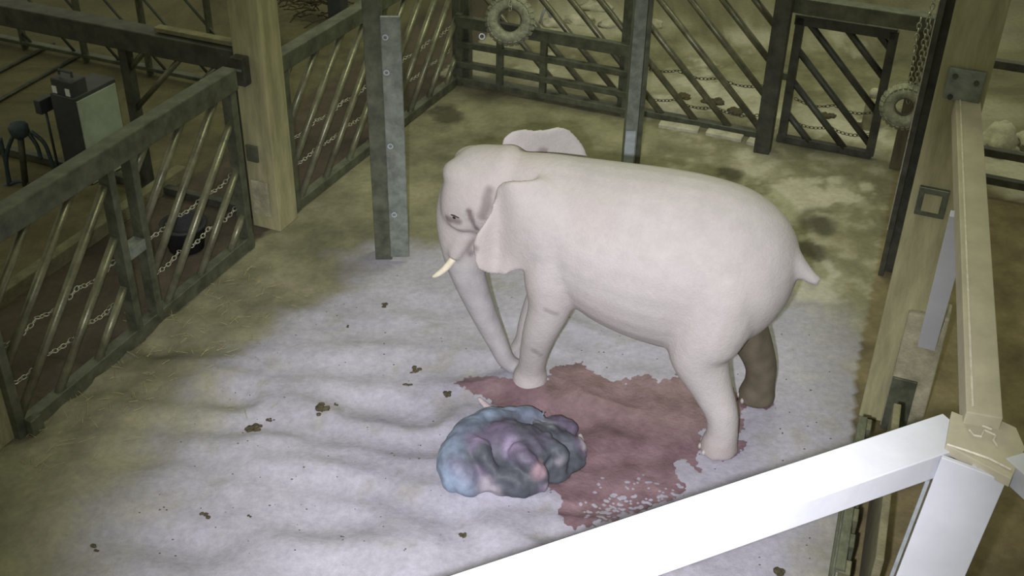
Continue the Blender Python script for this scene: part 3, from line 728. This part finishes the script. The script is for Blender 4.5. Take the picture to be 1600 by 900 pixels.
M['blood'] = mat('wet_blood', (.175, .108, .122), .5, 0, .25, 3.5, .4, 30, col2=(.245, .162, .18), spec=.4)
pool([pool_px], 'blood_pool', 'large dark red blood pool spread on the sand beneath the elephant')
pool([pool2], 'blood_patch', 'small dark red patch just right of the near hind foot')
pool([pool3], 'blood_patch', 'thin red patch under the dark far hind foot')

# ------------------------------------------------------------------ newborn calf wrapped in its membrane
CB = floor_at(800, 728)
cs = CB + Vector((0, 0, 0))
def cp(x, y, z=0): p = floor_at(x, y, z); return p - CB
qb = MB()
def cb_limb(pts, seg=16, n=5):
    sp_ = spline([(*cp(a, b, z_), r_) for a, b, z_, r_ in pts], n); qb.tube([p[:3] for p in sp_], [max(.01, p[3]) for p in sp_], seg)
# curled back and rump along the left rim, then the belly, folded legs, head and little trunk
cb_limb([(845, 660, .12, .10), (800, 668, .17, .16), (760, 680, .20, .19), (730, 705, .22, .21), (716, 738, .20, .20), (730, 760, .14, .14), (755, 768, .08, .08)])
cb_limb([(770, 690, .18, .20), (800, 705, .20, .23), (830, 720, .18, .22), (850, 735, .14, .16)])
cb_limb([(750, 745, .14, .16), (790, 755, .13, .15), (820, 765, .10, .11), (838, 768, .06, .07)])
cb_limb([(830, 690, .14, .16), (868, 700, .10, .14), (895, 705, .07, .10), (912, 700, .04, .05)])
cb_limb([(800, 712, .34, .09), (822, 725, .33, .085), (838, 742, .24, .075), (850, 758, .12, .055), (846, 775, .06, .04)])
cb_limb([(742, 700, .34, .09), (752, 715, .36, .075), (765, 735, .30, .065), (776, 752, .2, .055)])
cb_limb([(850, 690, .28, .07), (872, 712, .26, .07), (880, 728, .16, .06), (874, 742, .06, .05)])
qb.blob(cp(792, 714, .15), (.40, .29, .25), 18, 12); qb.blob(cp(850, 735, .08), (.2, .16, .13), 14, 9); qb.blob(cp(872, 676, .08), (.2, .13, .12), 14, 9); qb.blob(cp(880, 716, .02), (.24, .24, .09), 14, 9); qb.blob(cp(862, 745, .02), (.2, .16, .07), 14, 9); qb.blob(cp(815, 690, .33), (.12, .10, .09), 12, 8); qb.blob(cp(770, 765, .08), (.13, .08, .09), 12, 8)
cf = remeshed(qb, 'newborn_calf', .018, 42)
for v in cf.data.vertices:
    n1 = noise.noise(v.co * 6); n2 = noise.noise(v.co * 15)
    v.co += v.normal * (.030 * n1 + .014 * n2)
    if v.co.z < -.03: v.co.z = -.03
BLUE = Vector((.20, .25, .34)); PURP = Vector((.15, .122, .185)); SLATE = Vector((.068, .075, .092)); PNK = Vector((.38, .26, .30)); PALEP = Vector((.46, .42, .47))
def pix(P):
    d = P - CPOS; z_ = d.dot(FWD); return 800 + F_PX * d.dot(RIGHT) / z_, 450 - F_PX * d.dot(UP) / z_
hue = [(cp(800, 708, .36), .14, PURP * 2.0), (cp(840, 742, .25), .12, PNK * .9), (cp(745, 705, .36), .15, PURP * 1.7), (cp(875, 722, .2), .10, PALEP * .8), (cp(908, 700, .08), .12, PALEP), (cp(765, 768, .1), .16, PALEP * .8), (cp(850, 672, .2), .14, Vector((.23, .24, .28))), (cp(848, 768, .08), .08, PALEP)]
rim = [cp(*p) for p in ((830, 652, .16), (780, 655, .24), (735, 685, .26), (705, 720, .26), (700, 745, .2), (725, 770, .1))]
cols = []
for v in cf.data.vertices:
    p = v.co; n1 = noise.noise(p * 3.1); n2 = noise.noise(p * 8)
    c = SLATE.lerp(PURP * .8, smooth(-.2, .35, n1)) * (1 + .25 * n2)
    d = min(seg_d(p, rim[i], rim[i + 1]) for i in range(5)); c = c.lerp(BLUE * (1 + .25 * n2), smooth(.23, .10, d + .05 * n1))
    for h_, r_, cc in hue: c = c.lerp(cc, .85 * smooth(r_, r_ * .35, (p - h_).length + .04 * n2))
    cols += [max(.01, c.x), max(.01, c.y), max(.01, c.z), 1]
ca = cf.data.color_attributes.new('tint', 'FLOAT_COLOR', 'POINT'); ca.data.foreach_set('color', cols)
cmat = attr_mat('wet_birth_membrane', rough=.55, fine=9, finevar=.25, bump=.3, bdist=.03, spec=.3)
cf.data.materials.append(cmat); cf.location = CB + Z * (fz(CB.x, CB.y))
tag(cf, 'bluish newborn calf lying curled in its wet membrane on the sand', 'calf')
M['membrane'] = mat('pale_torn_membrane', (.50, .42, .45), .4, 0, .15, 9, .3, 30)
def fold(pts, name, label, r=.03, mt_='membrane'):
    sp_ = spline([(*floor_at(a, b, .03), r * k) for a, b, k in pts], 5); q = MB()
    q.tube([p[:3] for p in sp_], [max(.006, p[3]) for p in sp_], 10, squash=.7); o = q.build(name, M[mt_], smooth=True); o.parent = cf; o.matrix_parent_inverse = Matrix.Translation(cf.location).inverted(); o['label'] = label
fold([(748, 622, .5), (760, 634, 1.1), (772, 642, 1.0), (785, 640, .7), (800, 641, .3)], 'membrane_strip', 'pale torn strip of membrane above the calf')
fold([(712, 768, .3), (722, 778, .9), (738, 780, 1.0), (752, 776, .5)], 'membrane_strip', 'pale torn strip of membrane below the calf')
fold([(906, 678, .5), (909, 695, 1.0), (908, 712, 1.1), (914, 722, .5)], 'membrane_strip', 'pale frilled edge of membrane right of the calf', .035)

# ------------------------------------------------------------------ clumps on the ground
def clump(px, py, size, label, n=5, mt_='dung', name='dung_clump', group='dung clumps on the ground', cat='dung', sd=0):
    base = floor_at(px, py); q = MB(); rnd = random.Random(sd + px * 7 + py)
    for i in range(n):
        a = rnd.uniform(0, 2 * pi); rr = size * rnd.uniform(0, .8); s_ = size * rnd.uniform(.22, .45)
        x, y = base.x + rr * cos(a), base.y + rr * sin(a)
        q.blob((x, y, fz(x, y) + s_ * .12), (s_, s_ * rnd.uniform(.7, 1.1), s_ * .5), 9, 6, .5, i + sd)
    return tag(q.build(name, M[mt_], smooth=True), label, cat, group)
clump(398, 668, .10, 'dung clump on the pale sand, largest of those left of the calf', 8)
clump(424, 655, .05, 'small dung clump just right of the largest one on the sand', 4)
clump(500, 648, .10, 'flat dark crumbs on the sand midway between calf and left fence', 8)
clump(526, 636, .04, 'tiny dung crumb right of the flat dark crumbs', 3)
clump(648, 582, .07, 'dung clump on the sand straight left of the elephant foot', 6)
clump(636, 605, .05, 'small pale brown crumb below the clump left of the elephant foot', 4)
clump(600, 479, .06, 'dung clump on the sand below the wide steel post', 4)
clump(543, 512, .035, 'lone pebble sized crumb on the sand left of the trunk', 3)
clump(698, 618, .06, 'dark crumbs at the left tip of the blood pool', 5)
clump(322, 812, .05, 'scattered crumbs in the dunes near the bottom edge', 5)
clump(152, 862, .05, 'dark lump in the shaded sand at the lower left', 4)
clump(392, 812, .03, 'tiny crumb in the dunes right of the scattered crumbs', 3)
clump(728, 838, .05, 'dark crumbs on the sand just below the calf', 5)
clump(1068, 152, .16, 'dark dung heap behind the back fence nearest the slim post', 7)
clump(1110, 160, .2, 'wide dark dung heap behind the middle of the back fence', 9)
clump(1148, 172, .17, 'dark dung heap behind the back fence near the thick post', 8)
clump(1298, 182, .17, 'dark dung heap behind the middle of the right gate', 7)
clump(1345, 195, .13, 'dark dung heap beside the bollard behind the right gate', 6)
clump(1215, 893, .09, 'dark crumbs on the floor right of the white beam at the bottom edge', 6)
# twig on the sand
q = MB(); q.tube([floor_at(627, 776, .02), floor_at(629, 765, .03), floor_at(641, 758, .03)], .006, 5); tag(q.build('twig', M['dung']), 'thin bent twig lying on the sand left of the calf', 'twig')
q = MB(); q.tube([floor_at(532, 838, .02), floor_at(548, 843, .025)], .007, 5); tag(q.build('twig', M['dung']), 'short straight twig on the sand near the bottom edge', 'twig')
# fine debris
q = MB(); rnd = random.Random(21)
for i in range(260):
    p = floor_at(rnd.uniform(180, 1300), rnd.uniform(430, 890))
    if poly_sd(sand_poly, p.x, p.y) > 0: continue
    r_ = rnd.uniform(.003, .007); q.blob((p.x, p.y, fz(p.x, p.y) + r_ * .4), (r_ * rnd.uniform(1, 2), r_, r_ * .7), 6, 4, .4, i)
tag(q.build('debris_grains', M['dung']), 'fine dark grains sprinkled over the pale sand', 'debris', kind='stuff')
# straw
q = MB(); rnd = random.Random(3)
for i in range(110):
    s_ = rnd.uniform(-.3, 3.4); o_ = abs(rnd.gauss(.35, .4)) + .08
    p = line_pt(A0, dA, s_) + E2 * o_; a = rnd.uniform(0, pi); l_ = rnd.uniform(.05, .17); d_ = Vector((cos(a), sin(a), rnd.uniform(-.1, .35)))
    z0 = fz(p.x, p.y) + .01; q.tube([Vector((p.x, p.y, z0)), Vector((p.x, p.y, z0)) + d_ * l_ * .5 + Z * .005, Vector((p.x, p.y, z0)) + d_ * l_], .0028, 4)
for i in range(60):
    p = floor_at(rnd.uniform(150, 420), rnd.uniform(480, 660)); a = rnd.uniform(0, pi); l_ = rnd.uniform(.05, .13); d_ = Vector((cos(a), sin(a), .05))
    z0 = fz(p.x, p.y) + .01; q.tube([Vector((p.x, p.y, z0)), Vector((p.x, p.y, z0)) + d_ * l_], .0028, 4)
tag(q.build('loose_straw', M['straw']), 'loose straw stalks scattered along the near left fence', 'straw', kind='stuff')

# ------------------------------------------------------------------ beyond the left fence
side = empty('side_barrier', LP - E2 * .4, 'dark barrier with thick beam leaving the left timber post to the left', 'fence')
sd0 = LP - E2 * .25 + E1 * .02
q = MB(); q.box(sd0 - E2 * 2.6 + Z * 2.02, (E2, E1, Z), (2.6, .13, .13)); q.build('top_beam', M['darksteel'], side, bevel=.012)
q = MB(); q.box(sd0 - E2 * .55 + Z * 2.19, (E2, E1, Z), (.55, .06, .025)); q.build('cap_rail', M['kerb'], side, bevel=.006)
q = MB(); q.box(sd0 - E2 * 2.6 + Z * .06, (E2, E1, Z), (2.6, .05, .05)); q.build('bottom_rail', M['darksteel'], side, bevel=.006)
for s_ in (.1, 1.62, 5.1):
    q = MB(); q.box(sd0 - E2 * s_ + Z * 1.0, (E2, E1, Z), (.06, .06, .98)); q.build('upright', M['darksteel'], side, bevel=.006)
for k in range(3):
    q = MB(); a_ = .25 + k * .5
    zt = 1.95; q.tube([sd0 - E2 * min(1.6, a_ + 1.85) + Z * (zt - (min(1.6, a_ + 1.85) - a_)), sd0 - E2 * a_ + Z * zt], .035, 8); q.build('bar', M['pipe'], side, smooth=True)
# cabinet
zc_ = 1.15; t0 = floor_at(118, 157, zc_); t1 = floor_at(178, 127, zc_); dC = (t1 - t0); dC.z = 0; wC = dC.length; dC.normalize(); nC = Vector((dC.y, -dC.x, 0)); dp = .38
cab = empty('equipment_cabinet', Vector((t0.x, t0.y, 0)), 'dark equipment cabinet with pale side panel beyond the left fence', 'cabinet')
cc = Vector((t0.x, t0.y, 0)) + dC * wC / 2 - nC * dp / 2
q = MB(); q.box(cc + Z * (zc_ / 2 + .02), (dC, nC, Z), (wC / 2 + .03, dp / 2, zc_ / 2 + .01)); q.build('body', M['cabinet'], cab, bevel=.012)
q = MB(); q.box(cc + nC * (dp / 2 + .008) + Z * (zc_ / 2), (dC, nC, Z), (wC / 2, .01, zc_ / 2 - .02)); q.build('side_panel', M['panel'], cab, bevel=.004)
q = MB(); q.box(cc - dC * (wC / 2 - .12) + Z * (zc_ + .12), (dC, nC, Z), (.12, .17, .1)); tp = q.build('control_box', M['cabinet'], cab, bevel=.012)
for k in (-.12, .09):
    q = MB(); q.box(cc - dC * (wC / 2 + .003) + nC * k + Z * (zc_ + .08), (dC, nC, Z), (.006, .035, .045)); q.build('sticker', M['label'], tp)
q = MB(); hp = cc - dC * (wC / 2 - .1) + Z * (zc_ + .24); q.tube([hp - nC * .1, hp - nC * .1 + Z * .06, hp + nC * .1 + Z * .06, hp + nC * .1], .018, 6); q.build('handle', M['cabinet'], tp)
q = MB(); jb = at_depth(69, 163, t0.y + .25); q.box(jb, (dC, nC, Z), (.11, .05, .09)); jbo = q.build('junction_box', M['cabinet'], bevel=.008); tag(jbo, 'small dark box on a stalk left of the equipment cabinet', 'box')
q = MB(); q.tube([jb, Vector((jb.x, jb.y, .0))], .018, 8); o = q.build('stalk', M['cabinet'], smooth=True); attach(o, jbo)
# hose draped over a stand
hb_ = floor_at(40, 290); hy = hb_.y + .0
hs = empty('hose_stand', hb_, 'dark hose draped over a short stand at the left edge', 'hose')
htop = at_depth(30, 205, hy)
q = MB(); q.tube([hb_, htop + Vector((.0, .02, 0))], .04, 10); q.build('post', M['darksteel'], hs, smooth=True)
q = MB(); q.blob(htop + Z * .02, (.13, .1, .12), 14, 9, .2, 4); q.build('head', M['hose'], hs, smooth=True)
for pth in ([(20, 212), (10, 245), (14, 290)], [(48, 205), (68, 222), (78, 245), (85, 268)], [(46, 210), (58, 228), (64, 248)], [(0, 215), (8, 250), (16, 290)], [(5, 292), (30, 283), (48, 290), (42, 300)]):
    sp_ = spline([tuple(at_depth(a, b, hy)) for a, b in pth], 5); q = MB(); q.tube(sp_, .026, 8); q.build('hose', M['hose'], hs, smooth=True)
# pipes on the corridor floor, kerb, tub
for i, (p, r) in enumerate((((-60, 190), (128, 84)), ((-60, 142), (84, 68)))):
    q = MB(); q.tube([floor_at(*p, .03), floor_at(*r, .03)], .03, 8); tag(q.build('floor_pipe', M['darksteel'], smooth=True), ['dark pipe along the floor above the equipment cabinet', 'dark pipe along the floor in the far upper left corner'][i], 'pipe', 'pipes on the left floor')
q = MB(); q.box(line_pt(A0, dA, 1.6, .09) - E2 * 1.72, (dA, E2, Z), (3.2, .07, .09)); o = q.build('trim_1', M['kerb'], bevel=.012); o['kind'] = 'structure'; o['label'] = 'low kerb along the corridor behind the left fence'
tb = floor_at(292, 388); q = MB(); q.lathe([(.0, .02), (.20, .02), (.24, .30), (.265, .31), (.265, .34), (.225, .34), (.18, .05), (0, .05)], tb, Z, 28)
tag(q.build('feed_tub', M['blackrubber'], smooth=True), 'black rubber tub on the floor behind the left fence', 'tub')
# far barred fence beyond
ff0 = floor_at(40, 78); 
ff = fence('steel_fence', 'distant dark fence of thin bars in the upper left', ff0, E2, -2.0, 4.6, [(0, .035), (1.2, .035), (2.4, .035), (3.6, .035)], [(.3 + .85 * i, -2, 4.6) for i in range(7)], -1.0, top=(1.72, 1.8), bot=(.1, .16), barr=.022, matb='darksteel')
# brush pile seen above the second left panel
q = MB(); rnd = random.Random(11); bpc = floor_at(480, 30)
for i in range(60):
    a = rnd.uniform(0, 2 * pi); p = bpc + Vector((rnd.gauss(0, .35), rnd.gauss(0, .25), rnd.uniform(.05, .4))); d_ = Vector((cos(a), sin(a) * .6, rnd.uniform(-.2, .3))); l_ = rnd.uniform(.2, .5)
    q.tube([p - d_ * l_ * .5, p + Vector((0, 0, .04)), p + d_ * l_ * .5], .012, 5)
tag(q.build('brush_pile', M['dung']), 'tangled dark branches lying beyond the left fence', 'branches')
q = MB(); bb_ = floor_at(530, 40); q.box(bb_ + Z * .35, (E2, E1, Z), (.14, .12, .35)); o = q.build('dark_bin', M['cabinet'], bevel=.03); tag(o, 'dark upright bin beyond the left fence near the top edge', 'bin')
q = MB(); q.box(bb_ + Z * .73, (E2, E1, Z), (.155, .135, .035)); o2 = q.build('lid', M['cabinet'], bevel=.012); attach(o2, o)

# ------------------------------------------------------------------ beyond the back fence
rnd = random.Random(5)
for i, (a, b, sx, sy) in enumerate(((905, 34, .26, .16), (955, 42, .22, .14), (862, 40, .16, .12), (930, 14, .3, .16), (1025, 42, .12, .1))):
    p = floor_at(a, b); q = MB(); q.blob(p + Z * .03, (sx, sy, .10), 16, 9, .5, i + 3)
    tag(q.build('pale_stone', M['rock'], smooth=True), ['wide pale stone behind the rail gate', 'pale stone behind the rail gate next to the slim post', 'small pale stone behind the rail gate near the tyre', 'pale stone farthest behind the rail gate', 'small pale stone behind the back fence right of the slim post'][i], 'stone', 'pale stones behind the back fence')
for i, (p, r) in enumerate((((843, 36), (858, -6)), ((862, 30), (845, -4)))):
    y_ = floor_at(850, 40).y; q = MB(); q.tube([at_depth(*p, y_), at_depth(*r, y_)], .022, 8); tag(q.build('metal_pole', M['galvlight'], smooth=True), ['shiny pole leaning right beside the tyre', 'shiny pole leaning left beside the tyre'][i], 'pole', 'crossed poles')
bo = floor_at(1356, 200)
bol = empty('bollard', bo, 'pale worn bollard behind the right gate', 'bollard')
q = MB(); q.lathe([(0, 0), (.10, 0), (.10, .42), (.085, .47), (0, .47)], bo, Z, 18); q.build('shaft', M['concrete'], bol, smooth=True)
q = MB(); q.lathe([(0, .47), (.07, .47), (.075, .55), (.05, .59), (0, .6)], bo, Z, 16); q.build('cap', M['rock'], bol, smooth=True)

# ------------------------------------------------------------------ beyond the right side
p = floor_at(1556, 238); q = MB(); q.blob(p + Z * .16, (.24, .2, .24), 16, 10, .5, 9); tag(q.build('boulder', M['rock'], smooth=True), 'pale boulder on the floor right of the timber post', 'stone')
p = floor_at(1618, 232); q = MB(); q.blob(p + Z * .1, (.28, .2, .16), 16, 10, .5, 12); tag(q.build('boulder', M['rock'], smooth=True), 'flatter pale boulder at the right edge of the picture', 'stone')
rr = empty('rail_barrier', floor_at(1545, 345), 'dark barrier of rails beyond the right timber post', 'fence')
ra = floor_at(1500, 300)
for z_ in (.25, .62, 1.75):
    q = MB(); q.box(ra + E2 * 1.3 + Z * z_, (E2, E1, Z), (1.9, .05, .05)); q.build('rail', M['darksteel'], rr, bevel=.006)
for s_ in (-.55, 1.6, 3.1):
    q = MB(); q.box(ra + E2 * s_ + Z * .95, (E2, E1, Z), (.05, .06, .95)); q.build('upright', M['darksteel'], rr, bevel=.006)
